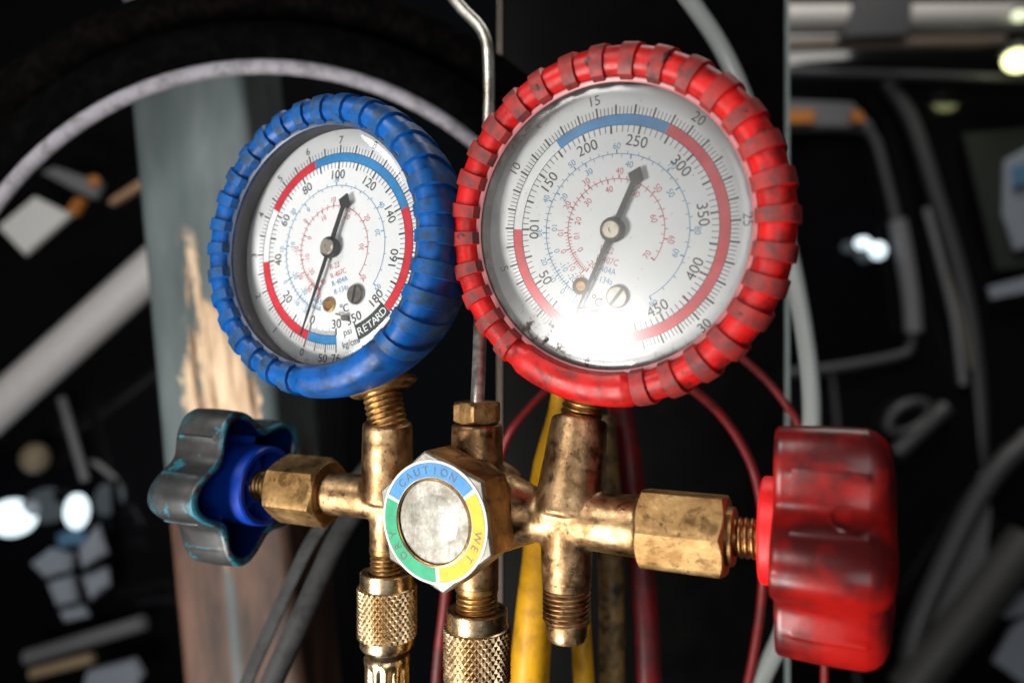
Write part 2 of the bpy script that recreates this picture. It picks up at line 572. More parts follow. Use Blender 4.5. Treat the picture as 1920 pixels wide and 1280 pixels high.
        arc(p, F, A(0), -95.7, 22.75, 25.0, 1); arc(p, F, -60.8, -18, 22.75, 25.0, 1); arc(p, F, -18, 68.4, 22.75, 25.0, 2)
        arc(p, F, 68.4, 131.8, 22.75, 25.0, 1); arc(p, F, 132, 158.5, 21.6, 25.6, 5); arc(p, F, 175.1, 198.6, 22.75, 25.0, 2)
        for k in range(0, 91):
            b = k % 5 == 0
            tick(p, F, A(k * 2), 22.75, 21.2 if not b else 20.8, 0.42 if b else 0.16)
        for v in range(0, 181, 20): rtext(p, F, str(v), A(v), 19.5, 2.45, roll)
        for k in range(0, 126):
            b = k % 5 == 0
            tick(p, F, K(k * 0.1), 25.0, 26.6 if not b else 27.1, 0.38 if b else 0.15)
        for v in range(0, 13): rtext(p, F, str(v), K(v), 28.6, 2.05, roll)
        for k in range(0, 21):
            tick(p, F, 198.6 - k * 23.5 / 20, 22.75, 21.5 if k % 5 else 20.9, 0.4 if k % 20 == 0 else 0.13)
        for k in range(0, 16):
            tick(p, F, 199 - k * 23.5 / 15, 25.0, 26.4 if k % 5 else 27.2, 0.34 if k % 5 == 0 else 0.15)
        tick(p, F, 158.5, 20.9, 27.2, 0.3)
        rtext(p, F, '50', -175.5, 28.6, 2.3, roll); rtext(p, F, '76', 175.7, 28.6, 2.3, roll)
        rtext(p, F, '350', 157.6, 19.7, 2.45, roll); rtext(p, F, '30', 174.5, 19.7, 2.45, roll)
        rtext(p, F, '25', 155, 28.4, 2.2, roll)
        text(p, F, 'psi', 5.6, -21.6, 1.9, R(roll), 5); text(p, F, 'kg/cm²', 7.0, -24.4, 1.9, R(roll), 5, sx=0.85)
        for q, ch in enumerate('RETARD'):
            rtext(p, F, ch, 155.4 - q * 4.1, 23.6, 2.1, roll, 6, 0.2, bold=0.004)
        for a0, a1, r in ((A(0), A(180), 25.02), (A(0), A(180), 22.73), (175.1, 198.6, 25.02), (175.1, 198.6, 22.73)):
            arc(p, F, a0, a1, r - 0.06, r + 0.06, 0, 0.11)
        small_scale(p, F, roll, 16.5, -168, 126.5, [(-20, -151), (-10, -138.6), (0, -116.7), (10, -87.3), (20, -53.3), (30, 0.5), (40, 55.7), (50, 126)],
                    [(-50, -166), (-40, -157), (-30, -138.6), (-20, -116.5), (-10, -84.5), (0, -40), (20, 77.2)], 4)
        small_scale(p, F, roll, 11.2, -160, 129.5, [(-50, -158), (-30, -141.7), (-20, -120.6), (-10, -89.5), (0, -51.6), (10, -2.7), (20, 55.9), (30, 129)],
                    [(-40, -158), (-20, -127.3), (-10, -103.5), (0, -68.8), (10, -23.8), (20, 27.2), (30, 91.1)], 3)
        a_tip = -158.9
    # lettering under the hub
    rl = R(roll)
    def rd(x, y): return (x * cos(rl) + y * sin(rl), -x * sin(rl) + y * cos(rl))
    for txt, y, mi in (('R-22', -4.5, 3), ('R-407C', -6.8, 3), ('R-404A', -8.9, 4), ('R-134a', -11.2, 4)):
        x, yy = rd(0.0 if txt != 'R-22' else -0.7, y)
        text(p, F, txt, x, yy, 1.5, rl, mi, bold=-0.012, sx=0.84)
    x, yy = rd(0.3, -16.3); text(p, F, 'C', x, yy, 2.1, rl, 0)
    x, yy = rd(-1.05, -15.4); arc(p, (pt(F, x, yy, 0), F[1], F[2], F[3]), 0, 360, 0.28, 0.46, 0, 0.1)
    p.build('printed_scale', PRINT, case)
    # needle
    def nd(a, r, off=0.0):
        a = R(a); return (r * sin(a) + off * cos(a), r * cos(a) - off * sin(a))
    at_ = a_tip + 180
    g = G()
    L = 24.2 if not red else 23.4
    g.prism(F, [nd(a_tip, L, -0.18), nd(a_tip, L, 0.18), nd(a_tip, 2, 0.55), nd(a_tip, 2, -0.55)], 1.5, 1.85, 0)
    g.prism(F, [nd(at_, 1.0, -0.62), nd(at_, 1.0, 0.62), nd(at_, 11.6, 0.62), nd(at_, 11.6, -0.62)][::-1], 1.5, 1.85, 0)
    g.prism(F, [nd(at_, 10.9, -0.7), nd(at_, 12.3, -1.9), nd(at_, 14.6, 0), nd(at_, 12.3, 1.9), nd(at_, 10.9, 0.7)], 1.48, 1.9, 0)
    nde = g.build('needle', NEEDLE, case)
    g = G(); g.lathe(F, [(2.75, 0.9), (2.75, 2.2), (2.5, 2.4)], 40, 0, True, True); g.lathe(F, [(2.15, 2.3), (2.1, 2.9), (1.8, 3.15), (0.5, 3.15), (0.4, 2.8), (0.01, 2.8)], 40, 1)
    g.build('needle_hub', [NEEDLE, HUBM], case)
    # slotted screw, brass rivet, stop pin
    a = R(roll + 162.5); c = pt(F, 14.7 * sin(a), 14.7 * cos(a), 0)
    S = (c, F[1], F[2], F[3]); g = G()
    g.lathe(S, [(2.6, 0), (2.6, 0.7), (2.2, 1.15)], 40, 0, False, True)
    sl = R(roll + (28 if not red else 20))
    if red: sl = R(40)
    d = (sin(sl), cos(sl)); e = (cos(sl) * 0.38, -sin(sl) * 0.38)
    g.prism(S, [(d[0] * 2.2 + e[0], d[1] * 2.2 + e[1]), (d[0] * 2.2 - e[0], d[1] * 2.2 - e[1]), (-d[0] * 2.2 - e[0], -d[1] * 2.2 - e[1]), (-d[0] * 2.2 + e[0], -d[1] * 2.2 + e[1])], 0.9, 1.2, 1)
    g.build('dial_screw', [DULL, NEEDLE], case)
    a = R(roll - 161.5); c = pt(F, 14.7 * sin(a), 14.7 * cos(a), 0); S = (c, F[1], F[2], F[3]); g = G()
    g.lathe(S, [(1.95, 0), (1.95, 0.5), (1.6, 0.7), (1.3, 0.45), (1.1, 0.25), (0.01, 0.2)], 32)
    g.build('rivet', BR_HEX, case)
    a = R(roll + 180); c = pt(F, 19.0 * sin(a), 19.0 * cos(a), 0); S = (c, F[1], F[2], F[3]); g = G()
    g.lathe(S, [(0.75, 0), (0.75, 1.6), (0.45, 1.9), (0.01, 1.95)], 20)
    g.tube([pt(S, 0, 0, 1.0), pt(S, -1.5, 0.8, 1.0), pt(S, -3.0, 1.1, 0.9)], 0.22, 8)
    g.build('stop_pin', DULL, case)
    # lens
    g = G()
    rs = [0.01, 4, 8, 12, 16, 20, 23, 26, 28, 29.3, 30.2, 30.9, 31.2]
    dome = 1.6
    prof = []
    for r in rs:
        h = 6.3 + dome * (1 - (r / 31.2) ** 2)
        if r > 29: h -= (r - 29) ** 2 * 0.25
        prof.append((r, h))
    seg = 128
    g.lathe(F, prof, seg)
    lo = g.build('lens', LENS_R if red else LENS_B, case, 60)
    g = G(); g.lathe(F, [(30.35, 6.35), (30.75, 6.75), (31.35, 6.8), (31.6, 6.3)], 128); g.build('lens_rim', LENSRIM_R if red else LENSRIM_B, case, 60)
    at_g = lo.data.attributes.new('grease', 'FLOAT', 'POINT')
    vals = []
    for r, h in prof:
        for k in range(seg):
            th = 2 * pi * k / seg                          # lathe angle: x = cos, y = sin
            an = math.degrees(math.atan2(cos(th), sin(th)))
            def near(c, w): 
                d = (an - c + 180) % 360 - 180
                return math.exp(-(d / w) ** 2)
            edge = max(0, min(1, (r - 22) / 5.5))
            if red: v = edge * (1.0 * near(-140, 11) + 0.9 * near(-152, 9) + 0.9 * near(-172, 6) + 0.75 * near(-35, 22) * (r > 27) + 0.45 * near(-90, 30) * (r > 29)+ 0.35 * near(150, 30) * (r > 28))
            else: v = edge * (0.5 * near(-150, 40) * (r > 27) + 0.35 * near(180, 40) * (r > 28))
            vals.append(min(1.0, v))
    at_g.data.foreach_set('value', vals)
    return SF
SF_R = gauge(FR_, 16.2, 'red')
SF_B = gauge(FB_, -16.0, 'blue')

# ------------------------------------------------------------------ brass body (cast, blended by a voxel remesh)
T0, TC, TR = 0.0, 26.4, 50.0
g = G()
def limb(a, b, r0, r1=None, seg=36):
    d = V(b) - V(a)
    g.cyl(fr(a, d), r0, 0, d.length, seg, 0.5, 0, r1 if r1 is not None else r0)
limb(bar(-18.6), bar(10), 5.9, 5.4)
limb(bar(5), bar(40), 5.6, 5.9)
limb(bar(38), bar(68.4), 6.0, 7.0)
top_b = pt(SF_B, 0, 0, 46.5)
limb(top_b, bar(T0) + UP * 0, 6.4, 6.9)
top_r = pt(SF_R, 0, 0, 46.0)
limb(top_r, bar(TR), 6.9, 8.2)
limb(bar(T0), bar(T0) - UP * 14, 4.6, 4.5)
limb(bar(TC) + UP * 21.2, bar(TC), 6.3, 6.8)
limb(bar(TC), bar(TC) - UP * 19.5, 5.6, 5.4)
limb(bar(TR), bar(TR) - UP * 15.0, 6.3, 5.9)
limb(bar(TC) - NB * 9, bar(TC) + NB * 8.5, 11.5, 11.5, 48)
limb(bar(TC + 8), bar(TC + 17), 9.5, 6.2)
limb(bar(TC - 8), bar(TC - 14), 8.5, 5.6)
body = g.build('manifold_body', BR_CAST, MS, 180)
rm = body.modifiers.new('remesh', 'REMESH'); rm.mode = 'VOXEL'; rm.voxel_size = 0.42 * MM; rm.use_smooth_shade = True
sm = body.modifiers.new('smooth', 'SMOOTH'); sm.factor = 0.6; sm.iterations = 9

FD = lambda t, z=0: fr(bar(t) + UP * z, (0, 0, -1), U)      # downward frame below the bar
# packing nuts
FXR = fr(bar(68), U, NB)          # x: front, z: along the bar to the right
FXL = fr(bar(-18.2), -U, NB)
g = G(); g.hexn(FXR, 9.6, 0, 18.8, R(7) * (1 if FXR[2].z > 0 else -1)); g.build('packing_nut', BR_HEX, MS, 25)
g = G(); g.hexn(FXL, 9.6, 0, 16.6, R(-19) * (1 if FXL[2].z > 0 else -1)); g.build('packing_nut', BR_HEX, MS, 25)
g = G(); g.cyl(FXR, 6.3, 18.5, 20.3, 32); g.thread(FXR, 4.3, 20, 34, 1.3, 0.45); g.build('valve_stem', BR_THREAD, MS)
g = G(); g.cyl(FXL, 6.3, 16.3, 17.8, 32); g.thread(FXL, 4.3, 17, 34, 1.3, 0.45); g.build('valve_stem', BR_THREAD, MS)
# flare fitting under the red side
g = G(); g.cyl(FD(TR), 5.75, 13.5, 16.2, 40, 0.2); g.thread(FD(TR), 5.7, 15.8, 24.2, 1.12, 0.6)
g.lathe(FD(TR), [(4.7, 23.5), (4.9, 24.2), (4.75, 27.4), (4.25, 28.4), (3.2, 28.5), (3.0, 26)], 40)
g.build('flare_fitting', [BR_CAST], MS)
g = G(); g.cyl(FD(T0), 4.6, 12.5, 14.0, 36, 0.2); g.thread(FD(T0), 4.4, 13.8, 20, 1.2, 0.5); g.build('flare_fitting', BR_THREAD, MS)
g = G(); g.cyl(FD(TC), 5.4, 18.6, 20.2, 36, 0.2); g.thread(FD(TC), 5.2, 20, 26, 1.2, 0.55); g.build('flare_fitting', BR_THREAD, MS)

# ------------------------------------------------------------------ sight glass
SG = dial_frame((-17.2, 168.2, -40.5), 27.5, 0)
hx = G()
def hexpoly(r, rot): return [(r * sin(R(rot + 60 * k)), r * cos(R(rot + 60 * k))) for k in range(6)]
hx.prism(SG, hexpoly(16.0, -9), -10.5, 0.0, 0, 0.5)
hx.lathe(SG, [(12.8, -15), (12.8, -10.4)], 48)
sgo = hx.build('sight_glass', BR_HEX, MS, 20)
sgo['label'] = 'hexagonal sight glass with a blue, yellow and green caution ring'
g = G(); g.prism(SG, hexpoly(15.95, -9), 0.02, 0.7, 0, 0.45); g.build('face_plate', NICKEL, sgo, 20)
g = G()
def ringflat(a0, a1, r0, r1, mi, z): arc(g, SG, a0, a1, r0, r1, mi, z)
g.lathe(SG, [(13.95, 0.72), (13.9, 0.95), (9.7, 0.95)], 96, 0)
for a0, a1, mi in ((-68, 52, 1), (54, 173, 2), (176, 290, 3)): ringflat(a0 + 1, a1 - 1, 10.15, 13.25, mi, 1.02)
arc(g, SG, -180, 180, 13.25, 13.34, 4, 1.05); 
def word(txt, amid, step, r, h, mi):
    for q, ch in enumerate(txt):
        a = amid + (q - (len(txt) - 1) / 2) * step
        rtext(g, SG, ch, a, r, h, 0, mi, 1.08, flip=False)
word('CAUTION', -10, 12.2, 11.75, 1.9, 5); word('WET', 113, 13, 11.75, 1.9, 5); word('DRY', -123, 13, 11.75, 1.9, 5)
STK = [plain('sticker_white', (0.62, 0.62, 0.62), 0.65), plain('sticker_blue', (0.04, 0.19, 0.42), 0.65), plain('sticker_yellow', (0.62, 0.36, 0.015), 0.65),
       plain('sticker_green', (0.01, 0.26, 0.12), 0.65), INK_GREY, plain('sticker_grey_print', (0.06, 0.065, 0.07), 0.5)]
g.build('caution_ring', STK, sgo)
g = G(); g.lathe(SG, [(9.9, 0.6), (9.9, 1.25), (9.55, 1.4), (9.3, 1.2)], 64); g.lathe(SG, [(9.3, 1.2), (9.28, -3.4)], 64, 1); g.build('window_rim', [BR_THREAD, BLACKGAP], sgo)  # black inner wall puts the ring's shadow into the colour
def sight_disc():
    m = Mat('grey_indicator_disc')
    c = m.ramp(m.noise(140, 5, 0.65, dist=0.6), [(0.30, (0.010, 0.010, 0.010)), (0.48, (0.032, 0.033, 0.033)), (0.75, (0.085, 0.088, 0.088))])
    sp = m.ramp(m.noise(700, 2), [(0.68, 0.0), (0.73, 0.8)])
    c = m.mix(sp, c, (0.03, 0.03, 0.03))
    m.set(Base_Color=c, Roughness=0.6)
    m.bump(m.noise(160, 4), 0.3, 0.0002)
    return m.m
g = G(); g.lathe(SG, [(9.35, -3.0), (7.9, -2.7), (7.2, -1.7), (5.6, -1.5), (5.2, -2.0), (0.01, -1.9)], 64); g.build('indicator_disc', sight_disc(), sgo)
g = G(); g.lathe(SG, [(9.4, 0.1), (8, 0.5), (5, 0.85), (2, 1.0), (0.01, 1.02)], 64); g.build('glass', SIGHT_LENS, sgo)

# ------------------------------------------------------------------ hanging hook and its nut
HK = fr(bar(TC), UP, U)
g = G(); g.hexn(HK, 6.3, 21.4, 26.5, R(-12), 0.6); hk = g.build('hook_nut', BR_HEX, MS, 25)
p0 = pt(HK, 0, 0, 25)
g = G()
g.tube([p0, at(898, 690, 190), at(904, 520, 200), at(913, 300, 214), at(917, 190, 222), at(916, 115, 226), at(912, 78, 227), at(897, 48, 228), at(868, 18, 229), at(835, -22, 230), at(800, -60, 231)], 1.75, 20, 0, 6)
g.build('hanging_hook', ROD, MS)

# ------------------------------------------------------------------ hand knobs
def knob_mats():
    m = Mat('worn_black_knob')
    geo = m.n.new('ShaderNodeNewGeometry')
    edge = m.ramp(geo.outputs['Pointiness'], [(0.515, 0.0), (0.55, 1.0)])
    nz = m.ramp(m.noise(150, 5, 0.75), [(0.46, 0.0), (0.56, 1.0)])
    big = m.ramp(m.noise(75, 4, 0.6), [(0.60, 0.0), (0.64, 0.9)])
    w = m.math('MAXIMUM', m.math('MULTIPLY', edge, nz), big, True)
    c = m.ramp(m.noise(220, 5), [(0.3, (0.012, 0.0125, 0.013)), (0.7, (0.032, 0.031, 0.031))])
    c = m.mix(w, c, (0.015, 0.15, 0.20))
    m.set(Base_Color=c, Roughness=0.42)
    m.bump(m.noise(1000, 3), 0.2, 0.0001)
    b = plain('blue_knob_plastic', (0.001, 0.03, 0.27), 0.35)
    r = Mat('translucent_red_knob')
    g2 = r.ramp(r.noise(48, 4, 0.6), [(0.40, 0.0), (0.58, 0.88)])
    c2 = r.mix(g2, (0.27, 0.0055, 0.004), (0.022, 0.004, 0.0045))
    r.set(Base_Color=c2, Roughness=0.3, Specular_IOR_Level=0.35, Subsurface_Weight=0.2, Subsurface_Radius=(0.006, 0.0008, 0.0005), Subsurface_Scale=0.6, Coat_Weight=0.0)
    r.bump(r.noise(300, 4), 0.15, 0.0003)
    h = plain('bright_red_plastic', (0.80, 0.010, 0.012), 0.4)
    return m.m, b, r.m, h
KBLACK, KBLUE, KRED, KHUB = knob_mats()
def knob(F, phase, mats, label, hubmat, RB=20.0, amp=3.1, length=25.5, zk=0.82, hub=5.6):
    F0 = F
    F = (F[0], F[1], F[2], F[3] * zk)
    # F z axis points outward from the manifold; the hollow side faces the manifold
    n = 240
    def rad(a, k=1.0, z=0.5):
        r = RB + amp * cos(5 * (a - phase))
        if 0.16 < z < 0.80:
            for q in range(5):
                for d in (-20, 20):
                    x = (a - phase - R(72 * q + d) + pi) % (2 * pi) - pi
                    r += 0.5 * math.exp(-(x / 0.016) ** 2)
        return r * k
    prof = [(-3.2, 18), (-3.0, 2.0), (-2.4, 0.7), (-1.4, 0.0), (-0.7, 0.1), (-0.1, 0.8), (0.0, 2.0), (0.12, 4.1), (0.15, 4.3), (0.4, 10), (0.4, 15), (0.3, 20.2), (0.2, 20.5), (-0.4, 22.2), (-1.7, 24.0), (-3.6, 25.2), (-6.0, 25.8)]
    vs, fs = [], []
    for d, z in prof:
        for k in range(n):
            a = 2 * pi * k / n
            r = rad(a, 1.0, z / length if d > -1.5 else 0) + d
            vs.append(pt(F, r * cos(a), r * sin(a), z))
    for q, z in ((0.55, 26.4), (0.25, 26.8)):
        for k in range(n):
            a = 2 * pi * k / n
            r = (rad(a, 1.0, 0) - 6) * q / 0.72
            vs.append(pt(F, r * cos(a), r * sin(a), z))
    rows = len(prof) + 2
    for i in range(rows - 1):
        for k in range(n):
            j = (k + 1) % n
            fs.append((i * n + k, i * n + j, (i + 1) * n + j, (i + 1) * n + k))
    fs.append([(rows - 1) * n + k for k in range(n)])
    g = G(); g.add(vs, fs)
    # the inner floor of the hollow
    g.m = [1 if k < n * 2 else 0 for k in range(len(g.m))]
    fl = [pt(F, (rad(2 * pi * k / n, 1, 0) - 3.2) * cos(2 * pi * k / n), (rad(2 * pi * k / n, 1, 0) - 3.2) * sin(2 * pi * k / n), 18) for k in range(n)]
    g.add(fl, [list(range(n))], 1)
    ko = g.build('valve_knob', [mats[0], mats[1]], MS, 40)
    ko['label'] = label
    g = G()
    g.lathe(F, [(11.6, 18), (11.2, -hub), (10.7, -hub - 0.6), (9.6, -hub - 0.6), (9.2, -hub), (8.9, 6), (5.2, 6), (5.0, -2.0), (4.4, -2.2), (4.4, 10)], 56)
    for q in range(6):
        a = 2 * pi * q / 6 + 0.3
        c = (cos(a), sin(a)); e = (-sin(a) * 0.6, cos(a) * 0.6)
        g.prism(F, [(c[0] * 4.9 + e[0], c[1] * 4.9 + e[1]), (c[0] * 9.3 + e[0], c[1] * 9.3 + e[1]), (c[0] * 9.3 - e[0], c[1] * 9.3 - e[1]), (c[0] * 4.9 - e[0], c[1] * 4.9 - e[1])], -3.2, 8, 0)
    g.build('hub', hubmat, ko, 40)
    g = G()
    for q in range(5):
        a = phase + R(72 * q + 36)
        c = (cos(a), sin(a)); e = (-sin(a) * 0.8, cos(a) * 0.8); r1 = RB - amp - 2.0
        g.prism(F, [(c[0] * 11 + e[0], c[1] * 11 + e[1]), (c[0] * r1 + e[0], c[1] * r1 + e[1]), (c[0] * r1 - e[0], c[1] * r1 - e[1]), (c[0] * 11 - e[0], c[1] * 11 - e[1])], 5, 17.8, 0)
    g.build('web', hubmat, ko, 40)
    return ko, rad
FKL = fr(bar(-44.5), -U, NB)
FKR = fr(bar(97.0) + UP * 2.2, U, NB)
sgl = 1 if FKL[2].z > 0 else -1
sgr = 1 if FKR[2].z > 0 else -1
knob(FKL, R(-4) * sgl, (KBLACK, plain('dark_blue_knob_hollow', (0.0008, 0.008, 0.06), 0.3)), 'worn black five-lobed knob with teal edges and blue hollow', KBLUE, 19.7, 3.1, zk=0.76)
kr, krad = knob(FKR, R(-6) * sgr, (KRED, KHUB), 'translucent red five-lobed knob', KHUB, 20.7, 3.9, hub=3.4)
g = G()
pts = []
for k in range(13):
    b = R(70 + 200 * k / 12)
    z = 13.0 + 2.7 * cos(b); ph = R(24) * sgr + 2.7 * sin(b) / 20 * sgr
    r = krad(ph, 1.0, 0.0) + 0.32
    pts.append(pt(FKR, r * cos(ph), r * sin(ph), z))
g.tube(pts, 0.42, 8, 0, 2)
g.build('moulded_mark', KRED, kr)

# ------------------------------------------------------------------ charging hoses with knurled couplings
def knurl(g, F, r, z0, z1, cols, rows, amp=0.55):
    nz = rows * 2
    vs, idx = [], {}
    def vtx(i, j, hi):
        key = (i % (cols * 2), j, hi)
        if key not in idx:
            a = 2 * pi * key[0] / (cols * 2); z = z0 + (z1 - z0) * j / nz
            rr = r - (0.0 if hi else amp)
            idx[key] = len(vs); vs.append(pt(F, rr * cos(a), rr * sin(a), z))
        return idx[key]
    fs = []
    for i in range(cols * 2):
        for j in range(0, nz + 1):
            if (i + j) % 2:
                l, rgt = vtx(i - 1, j, 0), vtx(i + 1, j, 0)
                c = vtx(i, j, 1)
                if j > 0: u_ = vtx(i, j - 1, 0); fs += [(l, u_, c), (u_, rgt, c)]
                if j < nz: d_ = vtx(i, j + 1, 0); fs += [(rgt, d_, c), (d_, l, c)]
    g.add(vs, fs, 0, False)
def coupling(name, t, z_top, rk, rc, lens, label, flute):
    F = FD(t)
    a = empty(name, bar(t) - UP * (z_top + 30), label, 'hose', 'charging hoses screwed under the manifold')
    z = z_top
    g = G(); g.lathe(F, [(rc - 2.2, z + 0.6), (rc - 1.2, z), (rc - 0.25, z), (rc, z + 0.3), (rc, z + lens[0])], 56)
    g.build('collar', BR_KNURL, a)
    z += lens[0]
    g = G(); g.lathe(F, [(rc, z), (rk - 0.6, z + 0.25), (rk - 0.6, z + 0.3)], 56)
    z2 = z + lens[1]
    knurl(g, F, rk, z + 0.3, z2 - 0.3, 33, 6)
    g.lathe(F, [(rk - 0.6, z2 - 0.3), (rc, z2), (rc, z2 + 0.1)], 56)
    g.build('knurled_nut', BR_KNURL, a, 20)
    g = G(); g.lathe(F, [(rc, z2 + 0.1), (rc, z2 + lens[2] - 1.2), (rc - 0.4, z2 + lens[2] - 0.6), (rc - 1.6, z2 + lens[2]), (3.5, z2 + lens[2])], 56)
    g.build('collar', BR_KNURL, a)
    z3 = z2 + lens[2]
    g = G(); g.cyl(F, 4.6, z3 - 0.5, z3 + 3, 32); g.build('swivel_gap', BLACKGAP, a)
    # fluted ferrule
    g = G(); n = 84
    vs, fs = [], []
    rows = [(4.4, z3 + 1.1, 0), (5.6, z3 + 1.4, 0), (6.0, z3 + 2.2, 0), (5.9, z3 + 3.4, 0.25), (5.75, z3 + 4.6, 1), (5.75, z3 + 24, 1)]
    for r, zz, k in rows:
        for q in range(n):
            th = 2 * pi * q / n
            s_ = 0.5 + 0.5 * cos(12 * th)
            vs.append(pt(F, (r - flute * k * (1 - s_ ** 0.6)) * cos(th), (r - flute * k * (1 - s_ ** 0.6)) * sin(th), zz))
    for i in range(len(rows) - 1):
        for q in range(n):
            j = (q + 1) % n
            fs.append((i * n + q, i * n + j, (i + 1) * n + j, (i + 1) * n + q))
    g.add(vs, fs); g.build('ferrule', BR_KNURL, a)
    return a, z3 + 22
a1, z1 = coupling('charging_hose', T0, 18.9, 7.9, 7.0, (3.8, 13.2, 3.4), 'brass knurled hose coupling screwed below the blue gauge', 0.9)
a2, z2 = coupling('charging_hose', TC, 24.8, 8.5, 7.5, (4.2, 13.6, 3.4), 'brass knurled hose coupling screwed below the sight glass', 0.9)
HOSE_BK = rubber('black_hose_rubber', (0.0006, 0.0006, 0.0006), (0.0025, 0.0022, 0.0022), 0.4, 0.8)
HOSE_GR = rubber('grey_hose_rubber', (0.04, 0.04, 0.041), (0.016, 0.016, 0.016), 0.4, 0.5)
HOSE_YE = rubber('yellow_hose_rubber', (0.62, 0.31, 0.006), (0.25, 0.11, 0.008), 0.45, 0.45, 0.0, 60)
HOSE_YD = rubber('dirty_yellow_hose', (0.25, 0.15, 0.05), (0.015, 0.013, 0.012), 0.8, 0.5, 0.0, 130)
HOSE_RD = rubber('red_hose_rubber', (0.15, 0.007, 0.009), (0.03, 0.014, 0.015), 0.6, 0.45, 0.0, 70)
HOSE_R2 = rubber('thin_red_wire', (0.17, 0.008, 0.008), (0.06, 0.01, 0.01), 0.4, 0.45)
for a, t, z in ((a1, T0, z1), (a2, TC, z2)):
    b = bar(t) - UP * z
    g = G(); g.tube([b, b - UP * 30, b - UP * 80 + V((5, 20, 0)), b - UP * 140 + V((10, 60, 0))], 5.2, 20)
    g.build('hose', HOSE_YE if a is a2 else HOSE_BK, a)

# ------------------------------------------------------------------ loose hoses, wires and the clear tube behind
def hose(name, pts, r, mat, label, cat='hose', group=None, flat=None, seg=18):
    g = G(); g.tube([at(*p) for p in pts], r, seg, 0, 8, True, flat)
    return tag(g.build(name, mat, None), label, cat, group)
hose('yellow_hose', [(1052, 700, 236), (1046, 770, 238), (1022, 870, 236), (1012, 960, 230), (1010, 1040, 226), (1002, 1140, 222), (990, 1290, 220), (980, 1400, 222)], (2.4, 6.8), HOSE_YE, 'thick yellow hose hanging behind the centre of the brass manifold')
hose('yellow_hose', [(1078, 900, 250), (1082, 1060, 246), (1090, 1200, 242), (1096, 1300, 240), (1098, 1400, 240)], 3.4, HOSE_YE, 'thinner yellow hose showing just below the open brass flare fitting')
hose('dirty_hose', [(1130, 780, 262), (1140, 940, 258), (1146, 1080, 254), (1148, 1300, 250), (1150, 1400, 250)], 4.4, HOSE_YD, 'black hose with yellow dirt between the yellow and the red hose')
hose('red_hose', [(1150, 700, 275), (1170, 800, 270), (1186, 920, 265), (1200, 1050, 258), (1212, 1180, 255), (1216, 1300, 254), (1216, 1400, 254)], 4.6, HOSE_RD, 'dull red hose hanging below the right packing nut')
hose('red_hose', [(842, 1020, 240), (836, 1120, 240), (824, 1220, 240), (818, 1300, 240), (816, 1400, 240)], 1.9, HOSE_RD, 'thin red hose left of the centre knurled coupling')
hose('black_hose', [(866, 1000, 248), (858, 1120, 248), (846, 1220, 248), (840, 1300, 248), (838, 1400, 248)], 2.6, HOSE_BK, 'thin black hose beside the centre knurled coupling')
hose('red_wire', [(1090, 660, 262), (1040, 715, 262), (1000, 755, 262), (962, 800, 262), (945, 835, 264), (935, 880, 266)], 1.3, HOSE_R2, 'thin red wire sloping down between the two gauge stems', 'wire')
hose('red_wire', [(1230, 690, 250), (1300, 732, 250), (1352, 778, 252), (1392, 836, 254), (1418, 900, 256), (1432, 1000, 258), (1428, 1120, 260), (1414, 1220, 260), (1398, 1300, 260)], 1.55, HOSE_R2, 'thin red wire bowed from the red gauge down behind the red knob', 'wire')
hose('red_wire', [(1340, 630, 270), (1392, 672, 270), (1440, 716, 270), (1476, 762, 270), (1500, 810, 271), (1530, 960, 272), (1545, 1100, 272), (1546, 1240, 272), (1544, 1400, 272)], 1.4, HOSE_R2, 'outer thin red wire passing behind the clear tube and red knob', 'wire')
hose('black_cable', [(690, 870, 262), (638, 935, 260), (586, 1010, 258), (548, 1085, 256), (512, 1165, 254), (460, 1285, 252), (430, 1380, 252)], 3.0, HOSE_GR, 'flat dark grey cable slanting down below the black knob', 'cable', None, (0.8, -0.5, 0))
hose('black_cable', [(740, 860, 256), (690, 920, 254), (636, 1004, 250), (600, 1080, 247), (562, 1165, 244), (508, 1285, 242), (480, 1380, 242)], 3.7, HOSE_GR, 'round dark grey cable slanting down beside the blue gauge coupling', 'cable')
def clear_tube_mat():
    m = Mat('clear_plastic_tube')
    m.set(Base_Color=(0.52, 0.55, 0.53), Roughness=0.22, Transmission_Weight=0.55, IOR=1.4)
    return m.m
hose('clear_tube', [(1240, -70, 300), (1300, 10, 298), (1350, 85, 296), (1388, 165, 292), (1420, 260, 288), (1456, 380, 284), (1486, 500, 280), (1508, 620, 276), (1520, 720, 272), (1522, 810, 268), (1516, 950, 264), (1496, 1080, 262), (1470, 1180, 262), (1440, 1245, 262), (1408, 1310, 262), (1370, 1400, 262)], 3.4, clear_tube_mat(), 'milky clear plastic tube curving behind the red gauge and red knob', 'tube', None, None, 20)

# black hose looped over the top left
g = G()
def ring(rad, dy, r, mi=0, a0=-115, a1=75):
    pts = []
    for k in range(40):
        a = R(a0 + (a1 - a0) * k / 39)
        pts.append(at(495 + rad * sin(a), 742 - rad * cos(a), 292 + dy))
    g.tube(pts, r, 16, mi, 1)
ring(655, 2, 9.5)
lp = g.build('rubber_hose_loop', HOSE_BK, None)
tag(lp, 'thick black rubber hose looped over the top of the grey post', 'hose')
LIP = rubber('lip_highlight_rubber', (0.20, 0.19, 0.215), (0.07, 0.065, 0.07), 0.5, 0.55)  # dusty lip; the loop's inner highlight is put into this grey
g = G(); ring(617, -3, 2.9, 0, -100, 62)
o = g.build('hose_loop_lip', LIP, None); tag(o, 'pale dusty lip inside the black hose loop, highlight put in its colour', 'cable')
g = G(); ring(735, 10, 9.0, 0, -100, 60); o = g.build('rubber_hose_loop', rubber('brown_black_rubber', (0.0008, 0.0006, 0.0006), (0.004, 0.0028, 0.0024), 0.4, 0.8), None)
